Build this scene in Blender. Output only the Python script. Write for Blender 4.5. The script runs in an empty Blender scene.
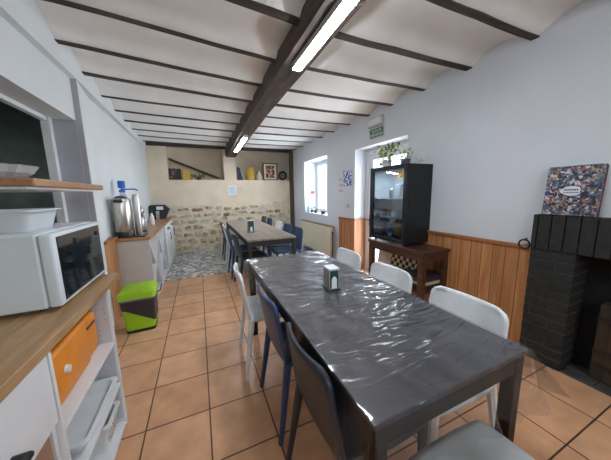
import bpy, bmesh, math, random
from mathutils import Vector, Matrix
R = math.radians
C = bpy.context.scene.collection
sc = bpy.context.scene

# ------------------------------------------------------------------ camera
cam_d = bpy.data.cameras.new('camera'); cam = bpy.data.objects.new('camera', cam_d); C.objects.link(cam)
FPX, YAW, PITCH, ROLL, CH = 241.35, 0.41261, 0.15070, -0.01873, 1.365
cam_d.sensor_fit = 'HORIZONTAL'; cam_d.sensor_width = 36; cam_d.lens = FPX / 611 * 36
cam_d.clip_start = 0.02; cam_d.clip_end = 100
fw = Vector((math.sin(YAW)*math.cos(PITCH), math.cos(YAW)*math.cos(PITCH), -math.sin(PITCH)))
rt = Vector((math.cos(YAW), -math.sin(YAW), 0)); up = rt.cross(fw)
r2 = math.cos(ROLL)*rt + math.sin(ROLL)*up; u2 = -math.sin(ROLL)*rt + math.cos(ROLL)*up
M = Matrix((r2, u2, -fw)).transposed().to_4x4(); M.translation = Vector((0, 0, CH))
cam.matrix_world = M
sc.camera = cam
sc.view_settings.view_transform = 'Standard'; sc.view_settings.look = 'None'
sc.view_settings.gamma = 1; sc.view_settings.use_curve_mapping = False
sc.view_settings.exposure = 0.72

# ------------------------------------------------------------------ world, daylight and added fill
w = bpy.data.worlds.new('world'); sc.world = w; w.use_nodes = True
bg = w.node_tree.nodes['Background']; bg.inputs[0].default_value = (.86, .93, 1, 1); bg.inputs[1].default_value = 3.0
def area(name, loc, target, sx, sy, power, col):
    d = bpy.data.lights.new(name, 'AREA'); d.shape = 'RECTANGLE'; d.size = sx; d.size_y = sy; d.energy = power; d.color = col
    o = bpy.data.objects.new(name, d); C.objects.link(o); o.location = loc
    o.rotation_euler = (Vector(target) - Vector(loc)).to_track_quat('-Z', 'Y').to_euler()
    return o
area('daylight_window', (3.0, 5.0, 1.45), (1.5, 4.9, 1.5), 1.7, 1.8, 42, (.93, .97, 1))
area('daylight_door', (2.95, 2.9, 1.1), (1.2, 2.8, 1.2), 1.6, 2.2, 50, (.93, .97, 1))
area('fill_rear_room', (0.7, -1.9, 2.0), (0.5, 1.6, .7), 2.2, 1.0, 25, (.87, .94, 1))  # added fill behind the camera, out of view; the rear wall has no window

# ------------------------------------------------------------------ materials
def lin(c):
    return tuple(((v/255)/12.92 if v/255 <= .04045 else ((v/255+.055)/1.055)**2.4) for v in c)
class NT:
    def __init__(s, name):
        s.m = bpy.data.materials.new(name); s.m.use_nodes = True; s.t = s.m.node_tree
        s.b = s.t.nodes['Principled BSDF']; s.out = s.t.nodes['Material Output']
    def n(s, kind, **kw):
        nd = s.t.nodes.new(kind)
        for k, v in kw.items():
            if k.startswith('i_'):
                nd.inputs[k[2:].replace('_', ' ')].default_value = v
            else: setattr(nd, k, v)
        return nd
    def l(s, a, b): s.t.links.new(a, b)
    def coord(s, scale=(1, 1, 1), loc=(0, 0, 0), rot=(0, 0, 0)):
        tc = s.n('ShaderNodeTexCoord'); mp = s.n('ShaderNodeMapping')
        mp.inputs['Scale'].default_value = scale; mp.inputs['Location'].default_value = loc; mp.inputs['Rotation'].default_value = rot
        s.l(tc.outputs['Object'], mp.inputs[0]); return mp.outputs[0]
    def ramp(s, fac, stops, interp='LINEAR'):
        r = s.n('ShaderNodeValToRGB'); r.color_ramp.interpolation = interp
        e = r.color_ramp.elements
        while len(e) < len(stops): e.new(.5)
        for k, (p, c) in enumerate(stops): e[k].position = p; e[k].color = (*lin(c), 1)
        s.l(fac, r.inputs[0]); return r.outputs[0]
    def bump(s, h, strength=.2, dist=.01):
        b = s.n('ShaderNodeBump'); b.inputs['Strength'].default_value = strength; b.inputs['Distance'].default_value = dist
        s.l(h, b.inputs['Height']); s.l(b.outputs[0], s.b.inputs['Normal']); return b
def plain(name, c, rough=.5, metal=0, var=.06, scale=6, bump=0, spec=.5, coat=0):
    t = NT(name); c2 = tuple(max(0, v*(1-var)) for v in c); c3 = tuple(min(255, v*(1+var*.6)) for v in c)
    nz = t.n('ShaderNodeTexNoise'); nz.inputs['Scale'].default_value = scale; nz.inputs['Detail'].default_value = 3
    t.l(t.coord(), nz.inputs['Vector'])
    t.l(t.ramp(nz.outputs[0], [(.3, c2), (.7, c3)]), t.b.inputs['Base Color'])
    t.b.inputs['Roughness'].default_value = rough; t.b.inputs['Metallic'].default_value = metal
    t.b.inputs['Specular IOR Level'].default_value = spec; t.b.inputs['Coat Weight'].default_value = coat
    if bump: t.bump(nz.outputs[0], bump, .01)
    return t.m
def wood(name, c1, c2, axis='Y', scale=3, rough=.45, boards=0, bax='Y', gap=(60, 35, 20), bump=.15, spec=.4):
    t = NT(name); s = [scale*6]*3; s['XYZ'.index(axis)] = scale*.5
    v = t.coord(tuple(s))
    nz = t.n('ShaderNodeTexNoise'); nz.inputs['Scale'].default_value = 1.5; nz.inputs['Detail'].default_value = 6; nz.inputs['Distortion'].default_value = .6
    t.l(v, nz.inputs['Vector'])
    mid = tuple((a+b)/2 for a, b in zip(c1, c2))
    col = t.ramp(nz.outputs[0], [(.3, c1), (.5, mid), (.7, c2)])
    if boards:
        sep = t.n('ShaderNodeSeparateXYZ'); t.l(t.coord(), sep.inputs[0])
        mu = t.n('ShaderNodeMath', operation='DIVIDE'); mu.inputs[1].default_value = boards; t.l(sep.outputs[bax], mu.inputs[0])
        fr = t.n('ShaderNodeMath', operation='FRACT'); t.l(mu.outputs[0], fr.inputs[0])
        lt = t.n('ShaderNodeMath', operation='LESS_THAN'); lt.inputs[1].default_value = .055; t.l(fr.outputs[0], lt.inputs[0])
        fl = t.n('ShaderNodeMath', operation='FLOOR'); t.l(mu.outputs[0], fl.inputs[0])
        wn = t.n('ShaderNodeTexWhiteNoise', noise_dimensions='1D'); t.l(fl.outputs[0], wn.inputs['W'])
        hv = t.n('ShaderNodeHueSaturation'); t.l(col, hv.inputs['Color'])
        mr = t.n('ShaderNodeMapRange'); mr.inputs['To Min'].default_value = .82; mr.inputs['To Max'].default_value = 1.12
        t.l(wn.outputs[0], mr.inputs[0]); t.l(mr.outputs[0], hv.inputs['Value'])
        mx = t.n('ShaderNodeMix', data_type='RGBA'); t.l(lt.outputs[0], mx.inputs['Factor']); t.l(hv.outputs[0], mx.inputs['A'])
        mx.inputs['B'].default_value = (*lin(gap), 1); col = mx.outputs['Result']
    t.l(col, t.b.inputs['Base Color']); t.b.inputs['Roughness'].default_value = rough
    t.b.inputs['Specular IOR Level'].default_value = spec
    t.bump(nz.outputs[0], bump, .004)
    return t.m
def emit(name, c, s):
    t = NT(name); t.b.inputs['Emission Color'].default_value = (*lin(c), 1); t.b.inputs['Emission Strength'].default_value = s
    t.b.inputs['Base Color'].default_value = (*lin(c), 1); return t.m
def glassy(name, tint=(255, 255, 255), base=.06, rough=.05, bumpy=0, opac=0, f=1.0, bd=.012):
    t = NT(name); t.t.nodes.remove(t.b)
    tr = t.n('ShaderNodeBsdfTransparent'); tr.inputs[0].default_value = (*lin(tint), 1)
    gl = t.n('ShaderNodeBsdfGlossy'); gl.inputs['Roughness'].default_value = rough
    ge = t.n('ShaderNodeNewGeometry'); dt = t.n('ShaderNodeVectorMath', operation='DOT_PRODUCT'); t.l(ge.outputs['Normal'], dt.inputs[0]); t.l(ge.outputs['Incoming'], dt.inputs[1])
    ab = t.n('ShaderNodeMath', operation='ABSOLUTE'); t.l(dt.outputs['Value'], ab.inputs[0])
    om = t.n('ShaderNodeMath', operation='SUBTRACT'); om.inputs[0].default_value = 1; t.l(ab.outputs[0], om.inputs[1])
    pw = t.n('ShaderNodeMath', operation='POWER'); pw.inputs[1].default_value = 4.5; t.l(om.outputs[0], pw.inputs[0])
    fr = t.n('ShaderNodeMath', operation='MULTIPLY_ADD'); fr.inputs[1].default_value = .95; fr.inputs[2].default_value = .04; t.l(pw.outputs[0], fr.inputs[0])
    ad = t.n('ShaderNodeMath', operation='MULTIPLY_ADD'); ad.inputs[1].default_value = f; ad.inputs[2].default_value = base; ad.use_clamp = True
    t.l(fr.outputs[0], ad.inputs[0])
    mx = t.n('ShaderNodeMixShader'); t.l(ad.outputs[0], mx.inputs[0]); t.l(tr.outputs[0], mx.inputs[1]); t.l(gl.outputs[0], mx.inputs[2])
    last = mx
    if opac:
        df = t.n('ShaderNodeBsdfDiffuse'); df.inputs[0].default_value = (.75, .78, .8, 1)
        m2 = t.n('ShaderNodeMixShader'); m2.inputs[0].default_value = opac; t.l(mx.outputs[0], m2.inputs[1]); t.l(df.outputs[0], m2.inputs[2]); last = m2
    t.l(last.outputs[0], t.out.inputs[0])
    if bumpy:
        v = t.coord((1, 1, 1))
        n1 = t.n('ShaderNodeTexNoise'); n1.inputs['Scale'].default_value = 4; n1.inputs['Detail'].default_value = 1; n1.inputs['Distortion'].default_value = 1.0; t.l(v, n1.inputs['Vector'])
        n2 = t.n('ShaderNodeTexNoise'); n2.inputs['Scale'].default_value = 1.6; n2.inputs['Detail'].default_value = 1.5; n2.inputs['Distortion'].default_value = 1.6
        t.l(t.coord((1.3, 5.5, 1.3), (0, 0, 0), (0, 0, R(14))), n2.inputs['Vector'])
        a1 = t.n('ShaderNodeMath', operation='SUBTRACT'); a1.inputs[1].default_value = .5; t.l(n2.outputs[0], a1.inputs[0])
        a2 = t.n('ShaderNodeMath', operation='ABSOLUTE'); t.l(a1.outputs[0], a2.inputs[0])
        a3 = t.n('ShaderNodeMath', operation='POWER'); a3.inputs[1].default_value = .45; t.l(a2.outputs[0], a3.inputs[0])
        su = t.n('ShaderNodeMath', operation='SUBTRACT'); t.l(n1.outputs[0], su.inputs[0]); t.l(a3.outputs[0], su.inputs[1])
        b = t.n('ShaderNodeBump'); b.inputs['Strength'].default_value = bumpy; b.inputs['Distance'].default_value = bd
        t.l(su.outputs[0], b.inputs['Height']); t.l(b.outputs[0], gl.inputs['Normal'])
    return t.m

def cloth_mat(name, c, k=.6):
    t = NT(name); t.b.inputs['Base Color'].default_value = (*lin(c), 1); t.b.inputs['Roughness'].default_value = .9
    tl = t.n('ShaderNodeBsdfTranslucent'); tl.inputs[0].default_value = (*lin(c), 1); mx = t.n('ShaderNodeMixShader'); mx.inputs[0].default_value = k
    t.l(t.b.outputs[0], mx.inputs[1]); t.l(tl.outputs[0], mx.inputs[2]); t.l(mx.outputs[0], t.out.inputs[0]); return t.m
def tiles_mat():
    t = NT('terracotta_tiles'); v = t.coord((1, 1, 1), (.387, -2.21, 0))
    br = t.n('ShaderNodeTexBrick'); br.offset = 0; br.squash = 1
    for k, val in (('Scale', 1), ('Mortar Size', .0045), ('Mortar Smooth', .1), ('Bias', 0), ('Brick Width', .35), ('Row Height', .35)): br.inputs[k].default_value = val
    br.inputs['Color1'].default_value = (*lin((222, 172, 132)), 1); br.inputs['Color2'].default_value = (*lin((208, 156, 116)), 1)
    br.inputs['Mortar'].default_value = (*lin((84, 62, 46)), 1); t.l(v, br.inputs['Vector'])
    nz = t.n('ShaderNodeTexNoise'); nz.inputs['Scale'].default_value = 7; nz.inputs['Detail'].default_value = 6; t.l(v, nz.inputs['Vector'])
    hv = t.n('ShaderNodeHueSaturation'); mr = t.n('ShaderNodeMapRange'); mr.inputs['From Min'].default_value = .3; mr.inputs['From Max'].default_value = .7
    mr.inputs['To Min'].default_value = .82; mr.inputs['To Max'].default_value = 1.12
    t.l(nz.outputs[0], mr.inputs[0]); t.l(mr.outputs[0], hv.inputs['Value']); t.l(br.outputs[0], hv.inputs['Color']); t.l(hv.outputs[0], t.b.inputs['Base Color'])
    t.b.inputs['Roughness'].default_value = .34
    iv = t.n('ShaderNodeMath', operation='SUBTRACT'); iv.inputs[0].default_value = 1; t.l(br.outputs['Fac'], iv.inputs[1]); t.bump(iv.outputs[0], .5, .004)
    return t.m
def mosaic_mat():
    t = NT('patterned_tiles'); v = t.coord((1, 1, 1))
    vo = t.n('ShaderNodeTexVoronoi'); vo.inputs['Scale'].default_value = 13; t.l(v, vo.inputs['Vector'])
    sp = t.n('ShaderNodeSeparateColor'); t.l(vo.outputs['Color'], sp.inputs[0])
    col = t.ramp(sp.outputs[0], [(0, (84, 88, 98)), (.2, (118, 122, 132)), (.42, (168, 168, 168)), (.6, (214, 210, 202)), (.84, (150, 136, 124)), (.93, (104, 112, 130))], 'CONSTANT')
    ve = t.n('ShaderNodeTexVoronoi', feature='DISTANCE_TO_EDGE'); ve.inputs['Scale'].default_value = 13; t.l(v, ve.inputs['Vector'])
    lt = t.n('ShaderNodeMath', operation='LESS_THAN'); lt.inputs[1].default_value = .06; t.l(ve.outputs[0], lt.inputs[0])
    mx = t.n('ShaderNodeMix', data_type='RGBA'); t.l(lt.outputs[0], mx.inputs['Factor']); t.l(col, mx.inputs['A']); mx.inputs['B'].default_value = (*lin((192, 190, 186)), 1)
    t.l(mx.outputs['Result'], t.b.inputs['Base Color']); t.b.inputs['Roughness'].default_value = .4
    return t.m
def stone_mat():
    t = NT('field_stone'); v = t.coord((4.2, 4.2, 7)); nz = t.n('ShaderNodeTexNoise'); nz.inputs['Scale'].default_value = 1; nz.inputs['Detail'].default_value = 1; t.l(v, nz.inputs['Vector'])
    n2 = t.n('ShaderNodeTexNoise'); n2.inputs['Scale'].default_value = 22; n2.inputs['Detail'].default_value = 6; t.l(t.coord(), n2.inputs['Vector'])
    ad = t.n('ShaderNodeMath', operation='MULTIPLY_ADD'); ad.inputs[1].default_value = .5; t.l(n2.outputs[0], ad.inputs[0]); t.l(nz.outputs[0], ad.inputs[2])
    t.l(t.ramp(ad.outputs[0], [(.55, (132, 104, 78)), (.68, (166, 142, 112)), (.8, (192, 176, 148)), (.95, (184, 174, 158))]), t.b.inputs['Base Color'])
    t.b.inputs['Roughness'].default_value = .9; t.bump(n2.outputs[0], .5, .01); return t.m
def brick_mat():
    t = NT('black_brick'); nz = t.n('ShaderNodeTexNoise'); nz.inputs['Scale'].default_value = 30; nz.inputs['Detail'].default_value = 5; t.l(t.coord(), nz.inputs['Vector'])
    t.l(t.ramp(nz.outputs[0], [(.3, (24, 25, 25)), (.62, (38, 39, 38)), (.76, (50, 50, 48)), (.82, (120, 116, 108))]), t.b.inputs['Base Color'])
    t.b.inputs['Roughness'].default_value = .75; t.bump(nz.outputs[0], .5, .006); return t.m
def tabletop_mat(name, a, b, c, sc_=(3, 1.2, 1), rough=.4):
    t = NT(name); nz = t.n('ShaderNodeTexNoise'); nz.inputs['Scale'].default_value = 3; nz.inputs['Detail'].default_value = 8; nz.inputs['Distortion'].default_value = 1.2
    t.l(t.coord(sc_), nz.inputs['Vector']); t.l(t.ramp(nz.outputs[0], [(.32, a), (.5, b), (.68, c)]), t.b.inputs['Base Color']); t.b.inputs['Roughness'].default_value = rough
    return t.m
def checker_mat():
    t = NT('checkerboard'); ck = t.n('ShaderNodeTexChecker'); ck.inputs['Scale'].default_value = 1; ck.inputs[1].default_value = (*lin((210, 196, 165)), 1); ck.inputs[2].default_value = (*lin((25, 22, 20)), 1)
    t.l(t.coord((.0, 22, 22), (.5, .01, .01)), ck.inputs[0]); t.l(ck.outputs[0], t.b.inputs['Base Color']); return t.m
def collage_mat():
    t = NT('collage_print'); v = t.coord((1, 1, 1))
    n = t.n('ShaderNodeTexNoise'); n.inputs['Scale'].default_value = 18; t.l(v, n.inputs['Vector'])
    mxv = t.n('ShaderNodeMix', data_type='RGBA'); mxv.inputs['Factor'].default_value = .06; t.l(v, mxv.inputs['A']); t.l(n.outputs['Color'], mxv.inputs['B'])
    vo = t.n('ShaderNodeTexVoronoi'); vo.inputs['Scale'].default_value = 80; t.l(mxv.outputs['Result'], vo.inputs['Vector'])
    sp = t.n('ShaderNodeSeparateColor'); t.l(vo.outputs['Color'], sp.inputs[0])
    t.l(t.ramp(sp.outputs[0], [(0, (30, 32, 46)), (.2, (150, 150, 160)), (.32, (58, 84, 122)), (.44, (150, 90, 76)), (.54, (84, 84, 98)), (.68, (164, 140, 96)), (.75, (196, 198, 206)), (.82, (46, 42, 50)), (.94, (96, 118, 130))], 'CONSTANT'), t.b.inputs['Base Color'])
    t.b.inputs['Roughness'].default_value = .35; return t.m
def print_mat(name, cols, scale=30):
    t = NT(name); vo = t.n('ShaderNodeTexVoronoi'); vo.inputs['Scale'].default_value = scale; t.l(t.coord(), vo.inputs['Vector'])
    sp = t.n('ShaderNodeSeparateColor'); t.l(vo.outputs['Color'], sp.inputs[0])
    t.l(t.ramp(sp.outputs[0], [(k/len(cols), c) for k, c in enumerate(cols)], 'CONSTANT'), t.b.inputs['Base Color']); return t.m
def dotted_mat():
    t = NT('peg_hole_panel'); vo = t.n('ShaderNodeTexVoronoi'); vo.inputs['Scale'].default_value = 32; vo.inputs['Randomness'].default_value = .15
    t.l(t.coord(), vo.inputs['Vector'])
    t.l(t.ramp(vo.outputs['Distance'], [(.0, (130, 130, 136)), (.10, (130, 130, 136)), (.14, (196, 198, 204))]), t.b.inputs['Base Color']); return t.m
def aged_beam():
    t = NT('dark_beam'); nz = t.n('ShaderNodeTexNoise'); nz.inputs['Scale'].default_value = 3; nz.inputs['Detail'].default_value = 8; t.l(t.coord((5, 1, 5)), nz.inputs['Vector'])
    t.l(t.ramp(nz.outputs[0], [(.3, (50, 40, 35)), (.55, (76, 62, 55)), (.75, (98, 82, 74))]), t.b.inputs['Base Color']); t.b.inputs['Roughness'].default_value = .7; t.bump(nz.outputs[0], .5, .01); return t.m

m_tiles = tiles_mat(); m_mosaic = mosaic_mat(); m_stone = stone_mat(); m_brick = brick_mat()
m_white = plain('white_wall_paint', (216, 221, 222), .85, var=.02, scale=2, bump=.05)
m_rwall = plain('right_wall_paint', (216, 221, 228), .85, var=.02, scale=2, bump=.06)
m_ceil = plain('ceiling_plaster', (240, 240, 237), .9, var=.03, scale=3, bump=.1)
m_cream = plain('cream_plaster', (226, 211, 188), .9, var=.05, scale=3, bump=.2)
m_mortar = plain('pale_mortar', (214, 202, 178), .95, var=.1, scale=14, bump=.5)
m_greyp = plain('grey_panel', (172, 172, 182), .7, var=.03)
m_kitchen = plain('dark_green_paint', (160, 174, 168), .8, var=.1)
m_beam = aged_beam(); m_joist = wood('joist_wood', (50, 41, 36), (84, 72, 64), 'X', 3, .7, bump=.4)
m_post = wood('post_wood', (66, 52, 40), (104, 84, 64), 'Z', 3, .7)
m_pine = wood('pine_boards', (160, 108, 66), (196, 142, 94), 'Z', 2.5, .4, boards=.098, bax='Y', gap=(96, 56, 28))
m_rail = wood('pine_rail', (142, 88, 50), (172, 114, 68), 'Y', 3, .4)
m_work = wood('worktop_oak', (146, 112, 76), (188, 152, 110), 'Y', 4, .38)
m_work2 = wood('worktop_beech', (150, 106, 72), (184, 138, 100), 'Y', 4, .32)
m_edge = wood('worktop_edge', (128, 84, 52), (158, 112, 74), 'Y', 4, .4)
m_lam = plain('white_laminate', (226, 228, 230), .4, var=.02)
m_lamgrey = plain('grey_laminate', (196, 190, 186), .5, var=.03)
m_whitepl = plain('white_plastic', (228, 231, 232), .35, var=.02)
m_mw = plain('white_enamel', (214, 222, 226), .3, var=.02)
m_darkglass = plain('black_glass', (22, 28, 30), .06, var=.2, coat=.6)
m_black = plain('black_plastic', (26, 27, 29), .4, var=.15)
m_blacks = plain('black_steel', (34, 30, 28), .45, var=.15)
m_fridge = plain('fridge_black', (21, 24, 28), .45, var=.1, spec=.4)
m_walnut = wood('walnut', (56, 35, 27), (88, 58, 44), 'Y', 3, .4)
m_steel = plain('stainless_steel', (196, 192, 186), .32, metal=1, var=.05)
m_lime = plain('lime_plastic', (150, 196, 26), .4, var=.04)
m_anth = plain('anthracite_plastic', (42, 38, 42), .45, var=.06)
m_purple = plain('purple_plastic', (104, 82, 130), .5)
m_orange = plain('orange_plastic', (232, 142, 32), .42, var=.05)
m_yellow = plain('yellow_card', (200, 162, 62), .6)
m_blueP = plain('blue_plastic', (32, 96, 190), .35)
m_leaf = plain('leaf', (112, 142, 46), .5, var=.35, scale=25)
m_leaf2 = plain('pale_leaf', (178, 190, 100), .5, var=.3, scale=25)
m_rad = plain('cream_enamel', (216, 210, 186), .45, var=.02)
m_green = plain('sign_green', (26, 110, 62), .5, var=.04)
m_dgreen = plain('dark_green_metal', (24, 66, 48), .4, var=.1)
m_paper = plain('paper', (226, 230, 236), .8, var=.02)
m_chk = checker_mat(); m_coll = collage_mat(); m_dots = dotted_mat()
m_marble = tabletop_mat('dark_marble_top', (42, 41, 45), (58, 57, 61), (82, 79, 82), (3, 1, 1), .5)
m_plank = wood('grey_plank_top', (128, 116, 108), (168, 156, 146), 'Y', 4, .33, boards=.14, bax='X', gap=(92, 80, 72))
m_film = glassy('clear_film', (250, 250, 252), .05, .15, bumpy=1.0, opac=.01, f=1.15, bd=.011)
m_film2 = glassy('clear_film_hanging', (240, 238, 236), .012, .08, bumpy=.9, opac=.02, f=.4)
m_glass = glassy('window_glass', (250, 252, 255), .02, .02)
m_fglass = glassy('fridge_glass', (205, 214, 220), .12, .03)
m_clear = glassy('clear_plastic', (232, 240, 246), .10, .08, bumpy=.5, opac=.12)
m_frost = glassy('frosted_plastic', (225, 230, 235), .05, .3, opac=.72)
m_tube = emit('tube_light', (240, 246, 255), 42)
m_canvas = print_mat('abstract_print', [(60, 34, 28), (150, 70, 52), (196, 172, 140), (90, 60, 50), (170, 120, 84)], 22)
m_dpic = print_mat('dark_print', [(32, 26, 28), (60, 40, 38), (110, 96, 90), (44, 32, 34), (30, 28, 32)], 16)
m_bpost = print_mat('blue_print', [(40, 70, 150), (220, 226, 240), (90, 120, 190), (235, 238, 245), (60, 90, 170)], 42)
m_trunk = plain('bark_brown', (96, 74, 56), .8, var=.2)

# ------------------------------------------------------------------ mesh helpers
class B:
    def __init__(s): s.bm = bmesh.new()
    def poly(s, vs, fs):
        v = [s.bm.verts.new(p) for p in vs]
        for f in fs:
            try: s.bm.faces.new([v[i] for i in f])
            except ValueError: pass
        return v
    def box(s, x0, x1, y0, y1, z0, z1, bev=0, mat=None, seg=2):
        t = bmesh.new(); bmesh.ops.create_cube(t, size=1)
        for v in t.verts: v.co = Vector(((x0+x1)/2 + v.co.x*(x1-x0), (y0+y1)/2 + v.co.y*(y1-y0), (z0+z1)/2 + v.co.z*(z1-z0)))
        if bev: bmesh.ops.bevel(t, geom=list(t.edges), offset=bev, segments=seg, affect='EDGES', profile=.5)
        if mat is not None: bmesh.ops.transform(t, matrix=mat, verts=t.verts)
        s._add(t); return s
    def _add(s, t):
        me = bpy.data.meshes.new('tmp'); t.to_mesh(me); t.free(); s.bm.from_mesh(me); bpy.data.meshes.remove(me)
    def rod(s, p0, p1, r0, r1=None, seg=12):
        r1 = r0 if r1 is None else r1; p0 = Vector(p0); p1 = Vector(p1); d = (p1-p0)
        t = bmesh.new(); bmesh.ops.create_cone(t, cap_ends=True, segments=seg, radius1=r0, radius2=r1, depth=d.length)
        m = d.to_track_quat('Z', 'Y').to_matrix().to_4x4(); m.translation = (p0+p1)/2
        bmesh.ops.transform(t, matrix=m, verts=t.verts); s._add(t); return s
    def leg(s, p0, p1, a, b):       # square tapered bar, rounded edges
        p0 = Vector(p0); p1 = Vector(p1); vs = []
        for p, h in ((p0, a), (p1, b)):
            for k in range(8):
                an = R(22.5+45*k); vs.append((p.x+h*math.cos(an)*1.05, p.y+h*math.sin(an)*1.05, p.z))
        fs = [[k, (k+1) % 8, 8+(k+1) % 8, 8+k] for k in range(8)] + [list(range(7, -1, -1)), list(range(8, 16))]
        s.poly(vs, fs); return s
    def path(s, pts, r, seg=8):
        for a, b in zip(pts[:-1], pts[1:]): s.rod(a, b, r, r, seg)
        for p in pts[1:-1]: s.ball(p, r, 8)
        return s
    def ball(s, p, r, seg=12, sc_=(1, 1, 1)):
        t = bmesh.new(); bmesh.ops.create_uvsphere(t, u_segments=seg, v_segments=max(6, seg//2+2), radius=r)
        for v in t.verts: v.co = Vector((p[0]+v.co.x*sc_[0], p[1]+v.co.y*sc_[1], p[2]+v.co.z*sc_[2]))
        s._add(t); return s
    def lathe(s, prof, c=(0, 0, 0), seg=24, close=True):
        vs = []; n = len(prof)
        for r, z in prof:
            for k in range(seg):
                a = 2*math.pi*k/seg; vs.append((c[0]+r*math.cos(a), c[1]+r*math.sin(a), c[2]+z))
        fs = [[i*seg+k, i*seg+(k+1) % seg, (i+1)*seg+(k+1) % seg, (i+1)*seg+k] for i in range(n-1) for k in range(seg)]
        if close: fs += [list(range(seg-1, -1, -1)), [(n-1)*seg+k for k in range(seg)]]
        s.poly(vs, fs); return s
    def loft(s, rings, cap=True):
        n = len(rings[0]); vs = [p for r in rings for p in r]
        fs = [[i*n+k, i*n+(k+1) % n, (i+1)*n+(k+1) % n, (i+1)*n+k] for i in range(len(rings)-1) for k in range(n)]
        if cap: fs += [list(range(n-1, -1, -1)), [(len(rings)-1)*n+k for k in range(n)]]
        s.poly(vs, fs); return s
    def grid(s, nx, ny, fn):
        vs = [fn(i/nx, j/ny) for j in range(ny+1) for i in range(nx+1)]
        fs = [[j*(nx+1)+i, j*(nx+1)+i+1, (j+1)*(nx+1)+i+1, (j+1)*(nx+1)+i] for j in range(ny) for i in range(nx)]
        s.poly(vs, fs); return s
    def prism(s, poly, axis, a, b):   # poly: 2D points in the other two axes (order xyz without axis)
        def p3(q, t):
            return {'X': (t, q[0], q[1]), 'Y': (q[0], t, q[1]), 'Z': (q[0], q[1], t)}[axis]
        n = len(poly); s.poly([p3(q, a) for q in poly]+[p3(q, b) for q in poly],
               [[k, (k+1) % n, n+(k+1) % n, n+k] for k in range(n)] + [list(range(n-1, -1, -1)), list(range(n, 2*n))]); return s
    def build(s, name, m, parent=None, smooth=False, solid=0, label=None):
        bmesh.ops.recalc_face_normals(s.bm, faces=s.bm.faces)
        me = bpy.data.meshes.new(name); s.bm.to_mesh(me); s.bm.free()
        if smooth:
            for p in me.polygons: p.use_smooth = True
            try: me.set_sharp_from_angle(angle=R(40))
            except Exception: pass
        for mm in (m if isinstance(m, (list, tuple)) else [m]): me.materials.append(mm)
        o = bpy.data.objects.new(name, me); C.objects.link(o)
        if parent: o.parent = parent
        if solid:
            md = o.modifiers.new('solid', 'SOLIDIFY'); md.thickness = solid; md.offset = 0
        if label: o['label'] = label
        return o
def bx(*a, **k): return B().box(*a, **k)
def rrect(hx, hy, r, z, cx=0, cy=0, n=5):
    out = []
    for sx, sy, a0 in ((1, 1, 0), (-1, 1, 90), (-1, -1, 180), (1, -1, 270)):
        for k in range(n+1):
            a = R(a0+90*k/n); out.append((cx+sx*(hx-r)+r*math.cos(a), cy+sy*(hy-r)+r*math.sin(a), z))
    return out
def tag(o, label, cat, group=None, kind=None):
    o['label'] = label; o['category'] = cat
    if group: o['group'] = group
    if kind: o['kind'] = kind
    return o
def thing(name, label, cat, loc=(0, 0, 0), rz=0, group=None):
    o = bpy.data.objects.new(name, None); C.objects.link(o); o.location = loc; o.rotation_euler = (0, 0, rz); o.empty_display_size = .05
    return tag(o, label, cat, group)
def struct(o, label=None):
    o['kind'] = 'structure'
    if label: o['label'] = label
    return o
def copy_tree(o, parent=None):
    c = o.copy(); C.objects.link(c); c.parent = parent
    for ch in list(o.children): copy_tree(ch, c)
    return c
def text_mesh(name, body, size, mat4, m, parent, ext=.0008, align='CENTER', sx=1):
    cu = bpy.data.curves.new(name, 'FONT'); cu.body = body; cu.size = size; cu.align_x = align; cu.align_y = 'CENTER'; cu.extrude = ext
    t = bpy.data.objects.new('tmp_text', cu); C.objects.link(t); bpy.context.view_layer.update()
    dg = bpy.context.evaluated_depsgraph_get(); me = bpy.data.meshes.new_from_object(t.evaluated_get(dg)); me.name = name
    bpy.data.objects.remove(t); me.transform(Matrix.Scale(sx, 4, (1, 0, 0))); me.transform(mat4); me.materials.clear(); me.materials.append(m)
    o = bpy.data.objects.new(name, me); C.objects.link(o); o.parent = parent; return o

# ------------------------------------------------------------------ the setting
XR, XL, YB, YN = 2.44, -.955, 6.41, -2.6
struct(bx(-2.4, 3.3, YN, 4.33, -.1, 0).build('floor', m_tiles), 'terracotta floor tiles with dark joints')
struct(bx(-2.4, 3.3, 4.33, 7.2, -.1, 0).build('floor', m_mosaic), 'patterned grey and white floor tiles at the far end')
# ceiling vaults between joists
joists = [-2.34, -1.84, -1.34, -.84, -.34, .15, .65, 1.149, 1.644, 2.146, 2.644, 3.12, 3.616, 4.13, 4.62, 5.12, 5.61, 6.11]
ys = [YN-.1] + joists + [7.1]
b = B(); prof = []
for a, c in zip(ys[:-1], ys[1:]):
    a += .024; c -= .024
    for k in range(13):
        t = k/12; prof.append((a+(c-a)*t, 2.516 + .092*(1-(2*t-1)**2)))
prof.append((7.1, 2.525))
xs_ = [-1.3]+[-.97+3.47*k/12 for k in range(13)]+[3.0]
def sag_(x, y): return -.028*max(0, 1-((x-.8)/1.8)**2) + min(.12, max(0, 3.6-y)*.06)*min(1.05, max(0, (.8-x)/1.7))
b.poly([(x, y, z+sag_(x, y)) for x in xs_ for y, z in prof], [[q*len(prof)+i, q*len(prof)+i+1, (q+1)*len(prof)+i+1, (q+1)*len(prof)+i] for q in range(len(xs_)-1) for i in range(len(prof)-1)])
struct(b.build('ceiling', m_ceil, smooth=True, solid=.02), 'white plaster ceiling vaulted between the joists')
random.seed(3)
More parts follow.
